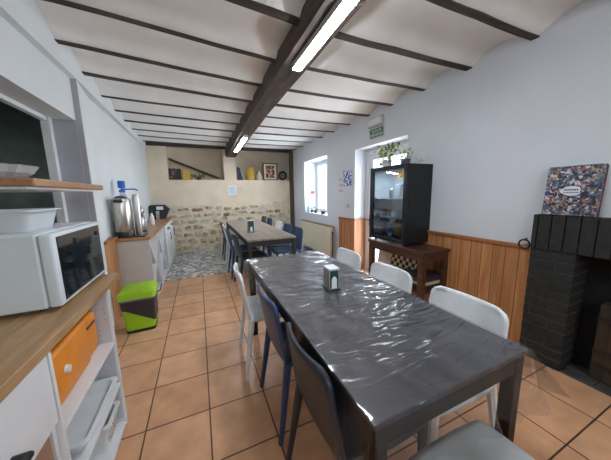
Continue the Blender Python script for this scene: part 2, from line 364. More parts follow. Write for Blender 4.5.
for i, y in enumerate(joists):
    wd = .026+.004*((i*7) % 3-1); b = B(); n = 14; rings = []
    for k in range(n+1):
        x = -.97 + (2.5+.97)*k/n; sag = sag_(x, y); j = random.uniform(-.004, .004)
        rings.append([(x, y-wd+j, 2.56), (x, y-wd+j, 2.498+sag), (x, y+wd+j, 2.498+sag), (x, y+wd+j, 2.56)])
    b.loft(rings); o = b.build('trim_%d' % (i+1), m_joist); struct(o, 'dark wooden ceiling joist')
o = bx(-.97, 2.45, 6.37, 6.44, 2.465, 2.60).build('trim_19', m_joist); struct(o, 'dark joist along the top of the back wall')
# main beam, its underside drops towards the back wall
def beam_z(y): return 2.405 - .12*max(0, (y-3.3)/3.1)
b = B(); rings = []
for k in range(31):
    y = YN + (6.44-YN)*k/30; x0 = .69 + .003*math.sin(y*5); x1 = .945 + .003*math.sin(y*7); zb = beam_z(y)
    rings.append([(x0+.025, y, zb), (x0, y, zb+.025), (x0, y, 2.52), (x1, y, 2.52), (x1, y, zb+.02), (x1-.02, y, zb)])
b.loft(rings); struct(b.build('trim_20', m_beam), 'heavy dark main beam running the length of the room')
# right wall with door and window recesses
D0, D1, DT = 2.351, 3.46, 2.06; W0, W1, WB, WT = 4.42, 5.58, .88, 2.12
b = B()
X2 = 2.86
b.box(XR, X2, D1, W0, 0, 2.75).box(XR, X2, W1, 7.1, 0, 2.75).box(XR, X2, W0, W1, 0, WB).box(XR, X2, W0, W1, WT, 2.75).box(XR, X2, D0, D1, DT, 2.75)
b.box(XR, X2, .995, D0, 0, 2.75).box(XR, X2, YN, .995, 1.165, 2.75).box(XR, X2+.2, YN, .05, 0, 1.165).box(X2, X2+.2, .05, 1.2, 0, 1.3)
struct(b.build('wall_right', m_rwall), 'white painted right wall with deep window and door recesses')
# left wall
b = B()
b.prism([(-1.3, YN), (-.905, YN), (-.905, 2.94), (-.955, 6.45), (-1.3, 6.45)], 'Z', 2.405, 2.75)    # upper part stands proud
b.box(-1.17, -.955, YN, 2.94, 2.05, 2.41)                   # fascia over the hatch
b.box(-1.17, -1.0, YN, 2.93, 0, .86)
b.prism([(-1.17, 2.94), (-.912, 2.94), (-.98, 3.42), (-.98, 6.45), (-1.17, 6.45)], 'Z', 0, 2.41)
struct(b.build('wall_left', m_white), 'white left wall with a serving hatch')
struct(B().box(-1.17, -.9545, 2.925, 2.942, 0, 2.05).box(-.954, -.911, 2.932, 2.942, 0, 2.404).build('trim_21', m_greyp), 'grey reveal of the serving hatch')
struct(B().box(-1.172, -1.115, 2.87, 2.925, .86, 2.05).box(-1.172, -1.13, YN, 2.9, 2.02, 2.05).build('trim_22', m_lam), 'white frame of the serving hatch')
struct(B().box(-2.4, -2.3, YN, 4.4, 0, 2.75).box(-2.4, -1.17, 4.3, 4.4, 0, 2.75).box(-2.4, -1.17, YN, 4.4, 2.5, 2.6).box(-2.4, -1.17, YN-.1, YN, 0, 2.75).build('wall_kitchen', m_kitchen), 'dark green grey wall of the kitchen behind the hatch')
# back wall
b = B().box(-1.2, 2.7, YB, 6.55, 0, 1.13)
b.box(-1.2, 2.7, YB, 7.0, 1.13, 1.73).box(-1.2, -.585, YB, 7.0, 1.73, 2.7).box(.635, .935, YB, 7.0, 1.73, 2.7).box(-1.2, 2.7, 6.95, 7.1, 1.6, 2.75)
wb = struct(b.build('wall_back', m_cream), 'cream plastered back wall with two open niches')
b = B(); b.grid(40, 12, lambda u, v: (-.95+3.3*u, YB-.012-.006*math.sin(u*31+v*9), v*(1.08+.06*math.sin(u*9)+.03*math.sin(u*23))))
b.build('mortar', m_mortar, wb, smooth=True)
random.seed(11); b = B(); z = .03
while z < 1.08:
    rh = random.uniform(.10, .165); x = -.9+random.uniform(-.1, .1)
    while x < 2.3:
        wdt = random.uniform(.11, .30); hh = rh*random.uniform(.62, .95); cx = x+wdt/2; cz = z+rh/2+random.uniform(-.03, .03)
        if random.random() < .9 and cz+hh/2 < 1.12+.05*math.sin(cx*7) and cx+wdt/2 < 2.34:
            n = 14; ph = [random.uniform(.74, 1.08) for _ in range(n)]; sk = random.uniform(-.25, .25)
            def ring(sc_, yy):
                out = []
                for k in range(n):
                    a = 2*math.pi*k/n; ca, sa = math.cos(a), math.sin(a)
                    q = ((abs(ca)**4+abs(sa)**4)**(-1/4)); dx = ca*q*wdt/2*ph[k]*sc_*.92; out.append((cx+dx, yy, cz+sa*q*hh/2*ph[k]*sc_+dx*sk*.4))
                return out
            d = random.uniform(.002, .010)
            b.loft([ring(1, YB+.0), ring(.97, YB-.020-d*.3), ring(.8, YB-.022-d)])
        x += wdt+random.uniform(.012, .035)
    z += rh+random.uniform(.015, .03)
b.build('stonework', m_stone, wb, smooth=True, label='brown and grey field stones set in pale mortar')
struct(bx(2.345, 2.44, 6.32, 6.41, 0, 2.5, bev=.006).build('trim_23', m_post), 'dark wooden corner post')
b = B().box(-1.3, 3.0, YN-.1, YN, 0, 2.75); struct(b.build('wall_rear', m_white))
# stair stringer seen in the left niche
b = B(); b.prism([(-.585, 2.235), (-.585, 2.275), (.635, 1.785), (.635, 1.735)], 'Y', 6.80, 6.95)
struct(b.build('trim_24', m_post), 'sloping wooden stair string in the niche')
# wainscot
def wains(name, x0, x1, y0, y1, z, m=m_pine, rail_out=.02, face='-X'):
    o = bx(x0, x1, y0, y1, 0, z-.03).build(name, m); struct(o, 'varnished pine board wainscot')
    if face == '-X': r = bx(x0-rail_out, x1, y0, y1, z-.03, z, bev=.004)
    else: r = bx(x0, x1+rail_out, y0, y1, z-.03, z, bev=.004)
    r.build('rail', m_rail, o); return o
wains('trim_25', 2.418, 2.44, .995, D0, .915)
wains('trim_26', 2.418, 2.44, D1, 3.93, .915)
o = bx(2.43, 2.66, D1-.02, D1+.001, 0, .885).build('trim_27', m_pine); struct(o, 'pine boards lining the door recess')
bx(2.42, 2.66, D1-.035, D1+.001, .885, .915).build('rail', m_rail, o)
wains('trim_28', -.98, -.925, 3.08, 3.46, .905, face='+X')
# door
def frame_yz(x0, x1, y0, y1, z0, z1, t): return B().box(x0, x1, y0, y0+t, z0, z1, .003).box(x0, x1, y1-t, y1, z0, z1, .003).box(x0, x1, y0+t, y1-t, z1-t, z1, .003).box(x0, x1, y0+t, y1-t, z0, z0+t, .003)
d = struct(frame_yz(2.66, 2.74, D0, D1, 0, DT, .06).build('door_1', m_lam), 'white framed glazed door to the outside')
frame_yz(2.675, 2.725, D0+.065, D1-.065, .05, DT-.065, .11).build('door_leaf', m_lam, d)
bx(2.695, 2.705, D0+.17, D1-.17, .16, DT-.17).build('glass', m_glass, d)
bx(2.66, 2.674, D1-.16, D1-.12, .80, .98).rod((2.65, D1-.14, .90), (2.60, D1-.14, .90), .009).rod((2.61, D1-.14, .90), (2.61, D1-.25, .90), .009).build('handle', m_black, d, label='black door handle')
B().box(2.61, 2.66, D1-.5, D1-.25, 1.96, 2.0, .004).rod((2.63, D1-.3, 1.98), (2.50, D1-.55, 2.0), .007).build('door_closer', m_lamgrey, d)
# window
w1 = struct(frame_yz(2.76, 2.82, W0, W1, WB, WT, .05).build('window_1', m_lam), 'white framed window in the deep recess')
for y0, y1 in ((W0+.05, 4.99), (5.01, W1-.05)):
    s_ = frame_yz(2.765, 2.805, y0, y1, WB+.05, WT-.05, .05).build('sash', m_lam, w1); bx(2.783, 2.789, y0+.05, y1-.05, WB+.1, WT-.1).build('pane', m_glass, s_)
struct(bx(2.43, 2.76, W0+.001, W1-.001, WB, WB+.02).build('trim_29', m_white), 'window sill')
b = B(); b.grid(14, 10, lambda u, v: (2.73+.012*math.sin(u*25), 4.96+.12*u*(1-.75*v) + .10*v, 2.02-1.0*v))
tag(b.build('curtain', cloth_mat('net_curtain', (240, 242, 246)), smooth=True), 'white gathered net curtain hanging in the window recess', 'curtain')

# ------------------------------------------------------------------ fireplace
fp = thing('fireplace', 'black painted brick fireplace against the right wall', 'fireplace', (2.38, .5, 0))
random.seed(5)
def L(x): return x-2.38
rows = 12; zt = .905; rh = zt/rows
for yy0, yy1 in ((.735, .995), (.05, .24)):
    b = B()
    for r_ in range(rows):
        z0 = r_*rh; off = .0 if r_ % 2 else -.11
        y = yy0 + (off if off else 0)
        while y < yy1:
            a, c = max(y, yy0), min(y+.22, yy1)
            if c-a > .03: b.box(L(2.375+random.uniform(-.003, .003)), L(2.60), a-.5+.003, c-.5-.003, z0+.004, z0+rh-.004, .003, seg=1)
            y += .22
    b.build('brick_pier', m_brick, fp)
b = B(); y = .05
while y < .99:
    c = min(y+.076, .995); b.box(L(2.362+random.uniform(-.003, .003)), L(2.60), y-.5+.003, c-.5-.003, .91, 1.172, .004, seg=1); y += .076
b.build('mantel', m_brick, fp, label='upright brick course forming the mantel')
B().box(L(2.38), L(2.60), .735-.5+.004, .995-.5-.004, 0.002, 1.168).box(L(2.38), L(2.60), .055-.5, .236-.5, .002, 1.16).box(L(2.38), L(2.60), .055-.5, .99-.5, .912, 1.168).build('mortar_core', plain('dark_mortar', (62, 61, 59), .9), fp)
B().box(L(2.60), L(2.855), -.45, .49, .0, 1.16).box(L(2.60), L(2.855), .236-.5, .24-.5, 0, 1).build('firebox_back', plain('soot', (20, 20, 20), .9), fp)
b = B(); 
for i in range(2):
    for j in range(3): b.box(L(2.385+.108*i), L(2.385+.108*i+.104), .242-.5+j*.164, .242-.5+j*.164+.160, .001, .014, .003, seg=1)
b.build('hearth_tiles', plain('slate_tile', (70, 68, 66), .6, var=.2, scale=12), fp)
st = thing('wood_basket', 'old brown wooden log box with iron straps inside the fireplace', 'box', (2.53, .50, .014))
B().box(-.05, .06, -.16, .12, 0, .56, .006).build('body', wood('old_wood', (48, 38, 28), (70, 56, 40), 'Z', 3, .7, boards=.06, bax='Y', gap=(30, 22, 16)), st)
for z in (.1, .2, .44): bx(-.057, -.05, -.16, .12, z, z+.025).build('strap', m_blacks, st)
# jigsaw box leaning
pz = thing('puzzle_box', 'colourful picture collage jigsaw box leaning on the black mantel', 'box', (2.368, .813, 1.178), 0)
mt = Matrix.Rotation(R(6), 4, 'Y')
bx(0, .032, -.137, .14, 0, .345, .002, mat=mt).build('box_lid', m_coll, pz)
bx(.032, .040, -.140, .132, 0.001, .34, .001, mat=mt).build('box_tray', plain('box_red', (120, 36, 40), .6), pz, label='dark red back half')
b = B(); n = 20; b.poly([(-.0012, .0+.052*math.cos(2*math.pi*k/n)*(1+.15*math.cos(6*math.pi*k/n)), .17+.034*math.sin(2*math.pi*k/n)) for k in range(n)], [list(range(n))])
for v in b.bm.verts: v.co = mt @ v.co
b.build('title_panel', m_paper, pz, solid=.001, label='white title badge')
# text on the badge is not readable in the photograph: small blue strokes
b = B()
for k in range(7): b.box(-.003, -.0015, -.034+k*.0105, -.027+k*.0105, .172, .184, mat=mt)
for k in range(9): b.box(-.003, -.0015, -.038+k*.0088, -.033+k*.0088, .154, .163, mat=mt)
b.build('lettering', plain('ink_blue', (44, 62, 120), .6), pz)
rg = B(); 
rg.path([(0, .036*math.cos(2*math.pi*k/16), .036*math.sin(2*math.pi*k/16)) for k in range(17)], .0065).rod((0, .0, .03), (.03, -.0, .045), .006)
o = rg.build('iron_ring', m_black); o.location = (2.395, 1.045, .925); tag(o, 'black iron ring hanging on the wall beside the brick fireplace', 'ring')

# ------------------------------------------------------------------ lights on the beam
for i, (y0, y1, lab) in enumerate(((.62, 1.99, 'long lit tube light on the beam near the camera'), (4.30, 5.52, 'lit tube light on the beam towards the back wall'))):
    t = thing('tube_lamp', lab, 'ceiling light', (.812, y0, beam_z(y0)-.001), 0, 'tube lights on the main beam')
    t.rotation_euler = (math.atan2(beam_z(y1)-beam_z(y0), y1-y0), 0, 0)
    bx(-.037, .037, 0, y1-y0, -.044, 0, .004).build('housing', m_lamgrey, t)
    bx(-.034, .034, .015, y1-y0-.015, -.052, -.040, .003, seg=2).build('diffuser', m_tube, t)
    for yy in (0, y1-y0-.015): bx(-.035, .035, yy, yy+.015, -.052, -.022, .004).build('end_cap', m_lam, t)

# ------------------------------------------------------------------ tables
def steel_frame(t, x0, x1, y0, y1, zt, m, lw=.05, ap=.075):
    for y in (y0, y1-lw):
        for x in (x0, x1-lw): bx(x, x+lw, y, y+lw, 0, zt-.002, .003, seg=1).build('leg', m, t)
    B().box(x0+lw, x1-lw, y0+.005, y0+.03, zt-ap, zt).box(x0+lw, x1-lw, y1-.03, y1-.005, zt-ap, zt).box(x0+.005, x0+.03, y0+lw, y1-lw, zt-ap, zt).box(x1-.03, x1-.005, y0+lw, y1-lw, zt-ap, zt).build('apron', m, t)
T = dict(x0=.383, x1=1.13, y0=.44, y1=2.264)
hx, hy = (T['x1']-T['x0'])/2, (T['y1']-T['y0'])/2; cx, cy = (T['x0']+T['x1'])/2, (T['y0']+T['y1'])/2
tb = thing('dining_table', 'dark marbled dining table with black frame under clear film, nearest the camera', 'table', (cx, cy, 0), 0, 'long dining tables')
m_tframe = plain('dark_brown_steel', (40, 29, 24), .6, var=.12, spec=.25)
steel_frame(tb, -hx+.006, hx-.006, -hy+.006, hy-.006, .728, m_tframe)
bx(-hx, hx, -hy, hy, .728, .75, .004).build('tabletop', m_marble, tb)
# clear film
random.seed(8)
def wr(x, y):
    return .0016*(math.sin(x*23+3*math.sin(y*7))+math.sin(y*31+4*math.sin(x*9)))
o_ = B(); e = .006
o_.grid(60, 120, lambda u, v: (-(hx+e)+2*(hx+e)*u, -(hy+e)+2*(hy+e)*v, .7545+wr(u*2*hx, v*2*hy)*(0 if u in (0, 1) or v in (0, 1) else 1)))
fl = o_.build('film_cover', m_film, smooth=True); fl.location = (cx, cy, 0); tag(fl, 'clear glossy plastic film wrinkled over the near dining table', 'table cover')
def skirt(p0, p1, nrm, drop, flare, waves, ph, n=60):
    p0 = Vector(p0); p1 = Vector(p1); nrm = Vector(nrm); b = B()
    def f(u, v):
        a = v*.018+flare*v*v*(.6+.4*math.sin(waves*u*6.28+ph)) + .016*v*math.sin(waves*2.3*u*6.28+ph*2)
        p = p0.lerp(p1, u) + nrm*(a); dz = drop(u)*v
        return (p.x, p.y, .7545-dz)
    b.grid(n, 10, f); return b
k = e
skirt((-hx-k, -hy-k, 0), (hx+k, -hy-k, 0), (0, -1, 0), lambda u: .20+.03*math.sin(u*9), .05, 2.2, .5).build('near_drape', m_film2, fl, smooth=True)
skirt((-hx-k, -hy-k, 0), (-hx-k, hy+k, 0), (-1, 0, 0), lambda u: .15+.05*math.sin(u*7+1)*(1-u)+.04*(1-u), .03, 5, 1.2, 90).build('left_drape', m_film2, fl, smooth=True)
skirt((hx+k, -hy-k, 0), (hx+k, hy+k, 0), (1, 0, 0), lambda u: .15+.04*math.sin(u*11), .05, 4, 2.0, 90).build('right_drape', m_film2, fl, smooth=True)
skirt((-hx-k, hy+k, 0), (hx+k, hy+k, 0), (0, 1, 0), lambda u: .14+.03*math.sin(u*9), .03, 2.2, 2.5).build('far_drape', m_film2, fl, smooth=True)
b = B()   # the gathered corner that sticks out at the near right leg
P = [Vector((hx+k, -hy-k, .7545)), Vector((hx+.10, -hy-.10, .58)), Vector((hx+.24, -hy+.02, .55)), Vector((hx+.12, -hy+.20, .56)), Vector((hx+.07, -hy-.02, .57))]
b.poly([tuple(p) for p in P], [(0, 1, 4), (0, 4, 2), (0, 2, 3), (4, 1, 2)]); b.build('corner_fold', m_film2, fl)

T2 = dict(x0=.56, x1=1.27, y0=3.25, y1=6.0); c2x = .915; c2y = 4.62
t2 = thing('dining_table', 'long grey plank dining table with black frame beside the stone wall', 'table', (c2x, c2y, 0), 0, 'long dining tables')
steel_frame(t2, -.35, .35, -1.365, 1.365, .725, m_blacks)
bx(-.355, .355, -1.375, 1.375, .725, .75, .004).build('tabletop', m_plank, t2)

# napkin dispensers
def napkin(name, label, loc, rz, w_=.075, d_=.10, h_=.135, front=None):
    t = thing(name, label, 'napkin holder', loc, rz, 'napkin holders on the tables')
    bx(-w_/2, w_/2, -d_/2, d_/2, .006, h_, .004).build('body', m_steel, t)
    bx(-w_/2-.012, w_/2+.012, -d_/2-.01, d_/2+.01, 0, .007, .002).build('base', m_dgreen, t)
    bx(-w_/2-.001, w_/2+.001, -d_/2-.001, d_/2+.001, h_-.004, h_+.006, .002).build('lid', m_paper, t, label='white top')
    for s_ in (1, -1):
        xx = s_*(w_/2+.0015); b = B(); b.box(xx-.0012, xx+.0012, -d_/2+.008, d_/2-.008, .015, h_-.008)
        sp = b.build('side_plate', m_dgreen, t, label='dark green side plate')
        xx += s_*.002; n = 10; pts = [(-.018, .012), (.018, .012)]+[(.018*math.cos(R(180*q/n)), .06+.03*math.sin(R(180*q/n))) for q in range(n+1)]
        B().prism(pts, 'X', xx-.0012, xx+.0012).build('napkins', m_paper, sp)
    return t
napkin('napkin_dispenser', 'steel and green napkin dispenser on the film covered near table', (.745, 1.305, .757), R(-95), .09, .07)
napkin('napkin_dispenser', 'white and green napkin dispenser on the far plank table', (.76, 4.0, .75), R(-90), .08, .11, .19)

# ------------------------------------------------------------------ chairs
def pl(name, c): return plain(name, c, .38, var=.05, spec=.5)
CH_M = dict(white=pl('chair_white', (232, 236, 238)), blue=pl('chair_blue', (40, 68, 108)), navy=pl('chair_navy', (38, 44, 54)), brown=pl('chair_brown', (64, 50, 44)), teal=pl('chair_teal', (52, 74, 92)))
def make_chair(col):
    m = CH_M[col]; t = thing('dining_chair', 'x', 'chair', (0, 0, 0), 0)
    b = B()
    def seat(u, v):
        x, y = u*2-1, v*2-1
        q = math.sqrt(max(1e-6, x*x*(1-y*y*.5)+y*y*(1-x*x*.5))); s_ = 1
        X = x*math.sqrt(1-y*y*.12); Y = y*math.sqrt(1-x*x*.12)
        return (.0+.205*X, .222*Y, .448-.010*(1-X*X)*(1-Y*Y)-(.012 if X > .9 else 0))
    b.grid(16, 16, seat); b.build('seat', m, t, smooth=True, solid=.022)
    b = B()
    def back(u, v):
        x = u*2-1; z = .455+.345*v
        hw = .218-.014*v; zz = (z-.745)/.055
        if zz > 0: hw -= .05*(1-math.sqrt(max(0, 1-zz*zz)))
        zz = (.50-z)/.045
        if zz > 0: hw -= .02*zz*zz
        y = x*hw; return (-.205-.052*v-.03*(1-x*x)*(.4+.6*v), y, z)
    b.grid(14, 20, back); b.build('backrest', m, t, smooth=True, solid=.016)
    for s_ in (1, -1):
        B().leg((-.195, s_*.190, .455), (-.262, s_*.222, 0), .022, .013).build('leg', m, t, smooth=True)
        B().leg((.183, s_*.190, .445), (.195, s_*.205, 0), .021, .013).build('leg', m, t, smooth=True)
    return t
protos = {}
def chair(col, x, y, rz, label, group):
    if col not in protos: protos[col] = t = make_chair(col)
    else: t = copy_tree(protos[col])
    t.location = (x, y, 0); t.rotation_euler = (0, 0, rz); t['label'] = label; t['group'] = group
    return t
gl, gr, g2l, g2r = 'chairs along the left side of the near table', 'chairs along the right side of the near table', 'chairs along the left side of the far table', 'chairs along the right side of the far table'
chair('white', .500, 1.87, R(-3), 'white plastic chair on the floor left of the near table, beyond the blue one', gl)
chair('blue', .575, 1.33, R(0), 'blue plastic chair left of the near table, between white and dark ones', gl)
chair('navy', .585, .79, R(0), 'dark grey blue chair nearest the camera, left of the near table', gl)
chair('white', 1.055, 1.95, R(180), 'white chair right of the near table, beside the door wainscot', gr)
chair('white', 1.04, 1.36, R(181), 'white chair right of the near table, in front of the checkerboard', gr)
chair('white', 1.025, .79, R(179), 'white chair right of the near table, nearest the brick fireplace', gr)
chair('white', .755, .31, R(90), 'white chair at the near end of the table, its seat under the hanging film', 'chair at the near end of the near table')
chair('navy', .70, 3.62, R(2), 'dark chair left of the far table, nearest the camera of that row', g2l)
chair('blue', .665, 4.18, R(0), 'blue chair left of the far plank table, next beyond the nearest dark one', g2l)
chair('white', .67, 4.78, R(0), 'white chair on the left side of the far plank table', g2l)
chair('teal', .67, 5.42, R(0), 'dark teal chair left of the far table, beside the stone wall', g2l)
chair('blue', 1.245, 3.73, R(180), 'blue chair right of the far table, nearest the door', g2r)
chair('blue', 1.245, 4.25, R(180), 'blue chair right of the far table, beside the white one', g2r)
chair('white', 1.245, 4.79, R(180), 'white chair on the right side of the far plank table', g2r)
chair('blue', 1.25, 5.52, R(180), 'blue chair right of the far table, beyond the white one', g2r)
chair('brown', 1.25, 6.08, R(180), 'dark brown chair right of the far table, closest to the stone wall', g2r)

# ------------------------------------------------------------------ near counter on the left
wt = bx(-.998, -.488, -.9, 1.79, .862, .90, .004).build('worktop', m_work); tag(wt, 'brown oak effect worktop along the left wall under the microwave', 'worktop')
cb = thing('base_cabinet', 'white base cabinet with dark handle below the near worktop', 'cabinet', (-.75, .2, 0))
B().box(-.24, .235, .80, .82, 0, .862).box(-.24, .235, -1.1, -1.08, 0, .862).box(-.24, .235, -1.08, .80, .0, .05).box(-.24, .235, -1.08, .80, .842, .862).box(-.245, -.235, -1.1, .82, 0, .862).build('body', m_lam, cb)
dr = bx(.235, .253, -.08, .81, .608, .858, .003).build('drawer', m_lam, cb)
B().path([(.253, .26, .69), (.286, .26, .69), (.286, .60, .69), (.253, .60, .69)], .010).build('handle', m_black, dr, label='dark grey bar handle')
bx(.235, .253, -1.09, -.09, .05, .858, .003).build('door', m_lam, cb)
o = bx(-.93, -.515, .45, .985, .051, .585, .004).build('storage_box', plain('brown_card', (168, 128, 104), .8)); tag(o, 'brown cardboard box standing in the open part of the near cabinet', 'box')
su = thing('shelf_unit', 'white open shelf unit at the end of the near worktop holding an orange case', 'shelf', (-.75, 1.33, 0))
for y in (.285, -.305): bx(-.245, .25, y, y+.015, 0, .862).build('side_panel', m_lam, su)
bx(-.24, .24, .2805, .2848, .05, .86).build('peg_panel', m_dots, su, label='grey inner panel with rows of peg holes')
bx(-.245, -.235, -.29, .285, 0, .862).build('back_panel', m_lam, su)
for z in (.55, .29, .03): bx(-.235, .248, -.289, .28, z-.018, z, .002).build('shelf', m_lam, su)
# orange case
oc = thing('carry_case', 'bright orange plastic carry case on the top shelf of the white unit', 'case', (-.68, 1.36, .55))
B().box(-.12, .13, -.235, .09, .002, .225, .018, seg=3).box(-.11, .118, .08, .235, .002, .21, .018, seg=3).build('body', m_orange, oc, smooth=True)
B().rod((.13, -.14, .12), (.142, -.14, .12), .017, .015, 16).build('latch', m_whitepl, oc, label='round white button')
B().box(.112, .121, .11, .21, .155, .168, .003).build('handle_slot', m_black, oc)
# dish
def dish(b, hx_, hy_, h, r=.03, wall=.008, lip=.012):
    o1 = rrect(hx_-.02, hy_-.02, r, .0); o2 = rrect(hx_, hy_, r, h); o3 = rrect(hx_+lip, hy_+lip, r, h); o4 = rrect(hx_+lip, hy_+lip, r, h+.006)
    i1 = rrect(hx_-wall, hy_-wall, r, h+.006); i2 = rrect(hx_-.02-wall, hy_-.02-wall, r, wall)
    b.loft([o1, o2, o3, o4, i1, i2]); return b
o = dish(B(), .155, .20, .05).build('serving_dish', m_whitepl, smooth=True); o.location = (-.665, 1.38, .29); tag(o, 'white rectangular serving dish on the middle shelf of the white unit', 'dish')
bk = thing('storage_basket', 'white perforated plastic basket on the bottom shelf of the white unit', 'basket', (-.62, 1.50, .03))
dish(B(), .10, .085, .15, r=.02).build('body', m_whitepl, bk, smooth=True)
b = B()
for j in range(3):
    for k in range(6): b.rod((.0885+.004*j, -.06+k*.023, .05+.03*j), (.094+.004*j, -.06+k*.023, .05+.03*j), .006, .006, 8)
b.build('holes', m_lamgrey, bk)

# microwave
mw = thing('microwave', 'white microwave with dark glass door on the near worktop', 'microwave', (-.76, 1.55, .90))
bx(-.19, .165, -.275, .275, .016, .325, .008).build('body', m_mw, mw)
dd = bx(.168, .212, -.275, .275, .018, .323, .010, seg=3).build('door', m_mw, mw, smooth=True)
bx(.211, .2145, -.245, .215, .035, .307, .002).build('door_glass', m_darkglass, dd, label='black glass front')
B().rod((.2145, -.08, .265), (.222, -.08, .265), .014, .013, 16).rod((.2145, .17, .265), (.222, .17, .265), .012, .011, 16).build('dial', m_anth, dd)
for x in (-.16, .13):
    for y in (-.23, .23): B().rod((x, y, 0), (x, y, .017), .013, .013, 10).build('foot', m_black, mw)
o = dish(B(), .165, .12, .085, r=.03, wall=.004).build('food_tray', m_frost, smooth=True); o.location = (-.80, 1.475, 1.226); tag(o, 'cloudy white plastic tub standing on top of the microwave', 'tub')

# serving board in the hatch
sb = thing('serving_shelf', 'wooden serving shelf with white underside in the hatch above the microwave', 'shelf', (-.95, 1.95, 1.408))
bx(-.30, .27, -.42, .47, .012, .05, .008, seg=3).build('board', m_work2, sb)
bx(-.30, .23, -.40, .45, 0, .0125).build('white_panel', m_lam, sb)
for y in (-.33,): bx(-.035, -.005, y, y+.02, -.508, 0).build('bracket', m_lam, sb)
bw = B(); n = 32; prof = [(.045, 0), (.085, .004), (.125, .035), (.145, .066), (.150, .07), (.141, .067), (.118, .034), (.07, .01)]
vs = []; 
rings = []
for r_, z in prof:
    rings.append([(r_*(1+(.035 if k % 2 else -.035)*(r_ > .06))*math.cos(2*math.pi*k/n)+0, r_*(1+(.035 if k % 2 else -.035)*(r_ > .06))*math.sin(2*math.pi*k/n), z) for k in range(n)])
bw.loft(rings); o = bw.build('glass_bowl', glassy('cut_glass', (225, 230, 235), .2, .05, bumpy=.6, opac=.5)); o.location = (-.90, 1.72, 1.458); tag(o, 'cut glass bowl on the wooden serving shelf', 'bowl')

# ------------------------------------------------------------------ far counter on the left
fw_ = bx(-.975, -.575, 3.45, 6.36, .838, .875, .005).build('worktop', m_work2); tag(fw_, 'long wooden worktop at the far left carrying the steel urn', 'worktop')
fc = thing('base_cabinet', 'long white base cabinet with black handles below the far left worktop', 'cabinet', (-.77, 3.475, 0))
B().box(-.205, .17, 0, .02, 0, .838).build('end_panel', m_lamgrey, fc, label='beige grey end panel')
b = B().box(-.205, -.195, .02, 2.88, 0, .838).box(-.195, .17, .02, 2.88, 0, .06).box(-.195, .17, 2.86, 2.88, .06, .838).box(-.195, .17, .02, 2.86, .82, .838)
for y in (.72, 1.42, 2.14): b.box(-.195, .165, y, y+.018, .06, .82)
b.build('body', m_lam, fc)
for k, (ya, yb) in enumerate(((.02, .72), (.738, 1.42))):        # crossed bottle racks
    b = B(); n_ = 3; h = .76; w_ = yb-ya
    b.prism([(ya, .06), (ya+.02, .06), (yb, .80), (yb, .82), (yb-.02, .82), (ya, .08)], 'X', -.19, .168)
    b.prism([(yb, .06), (yb-.02, .06), (ya, .80), (ya, .82), (ya+.02, .82), (yb, .08)], 'X', -.19, .167)
    b.build('crossed_rack', m_lam, fc)
for ya, yb in ((1.44, 2.14), (2.16, 2.87)):
    d_ = bx(.17, .187, ya, yb-.006, .06, .66, .003).build('door', m_lam, fc); B().path([(.187, yb-.06, .5), (.207, yb-.06, .5), (.207, yb-.06, .62), (.187, yb-.06, .62)], .006).build('handle', m_black, d_)
    d_ = bx(.17, .187, ya, yb-.006, .668, .828, .003).build('drawer', m_lam, fc); ym = (ya+yb)/2; B().path([(.187, ym-.09, .765), (.215, ym-.07, .745), (.215, ym+.07, .745), (.187, ym+.09, .765)], .008).build('handle', m_black, d_)

ut = bx(-.965, -.64, 3.47, 3.72, .875, .887, .004).build('tray', m_black); tag(ut, 'black tray on the far worktop under the steel urn', 'tray')
ur = thing('drinks_urn', 'large stainless steel drinks urn with black top on the far worktop', 'urn', (-.862, 3.595, .887))
B().lathe([(.09, 0), (.098, .01), (.098, .44), (.092, .455), (.05, .47)]).build('body', m_steel, ur, smooth=True)
B().lathe([(.102, 0), (.104, .05), (.1, .06)]).build('base', m_black, ur, smooth=True)
B().lathe([(.055, .455), (.06, .475), (.02, .49)]).box(-.045, .045, -.13, -.09, .41, .45, .01).build('lid', m_black, ur, smooth=True, label='black lid and grip')
B().path([(-.06, -.1, .2), (-.06, -.14, .18), (-.06, -.15, .06), (-.05, -.12, .02)], .006).build('cable', m_black, ur)
fk = thing('vacuum_flask', 'tall slim steel flask with black tap beside the urn', 'flask', (-.715, 3.63, .887))
B().lathe([(.036, 0), (.038, .01), (.038, .47), (.034, .49)]).build('body', m_steel, fk, smooth=True)
B().lathe([(.036, .49), (.03, .505)]).build('lid', m_steel, fk, smooth=True)
cm = thing('coffee_maker', 'black and steel coffee maker right of the tall flask on the far worktop', 'coffee maker', (-.755, 3.99, .875))
B().lathe([(.06, 0), (.062, .02), (.06, .03)]).box(-.02, .02, .03, .06, .02, .34, .005).build('stand', m_black, cm, smooth=True)
B().lathe([(.03, .03), (.045, .1), (.04, .17), (.028, .2)]).build('jug', m_steel, cm, smooth=True)
B().lathe([(.05, .26), (.055, .3), (.045, .36), (.02, .37)]).build('filter_holder', m_clear, cm, smooth=True)
wb_ = thing('water_bottle', 'large clear water bottle with blue pump behind the steel urn', 'bottle', (-.885, 3.815, .875))
B().lathe([(.07, 0), (.08, .02), (.08, .36), (.07, .43), (.03, .52), (.028, .55)]).build('body', m_clear, wb_, smooth=True)
B().lathe([(.034, .545), (.036, .57), (.03, .58)]).build('pump_collar', m_blueP, wb_, smooth=True)
B().lathe([(.012, .58), (.012, .615)]).lathe([(.036, .60), (.04, .61), (.04, .68), (.034, .69)]).build('pump_head', m_blueP, wb_, smooth=True)
B().path([(0, 0, .585), (.14, -.0, .585), (.17, -.0, .565)], .009).build('spout', m_blueP, wb_)
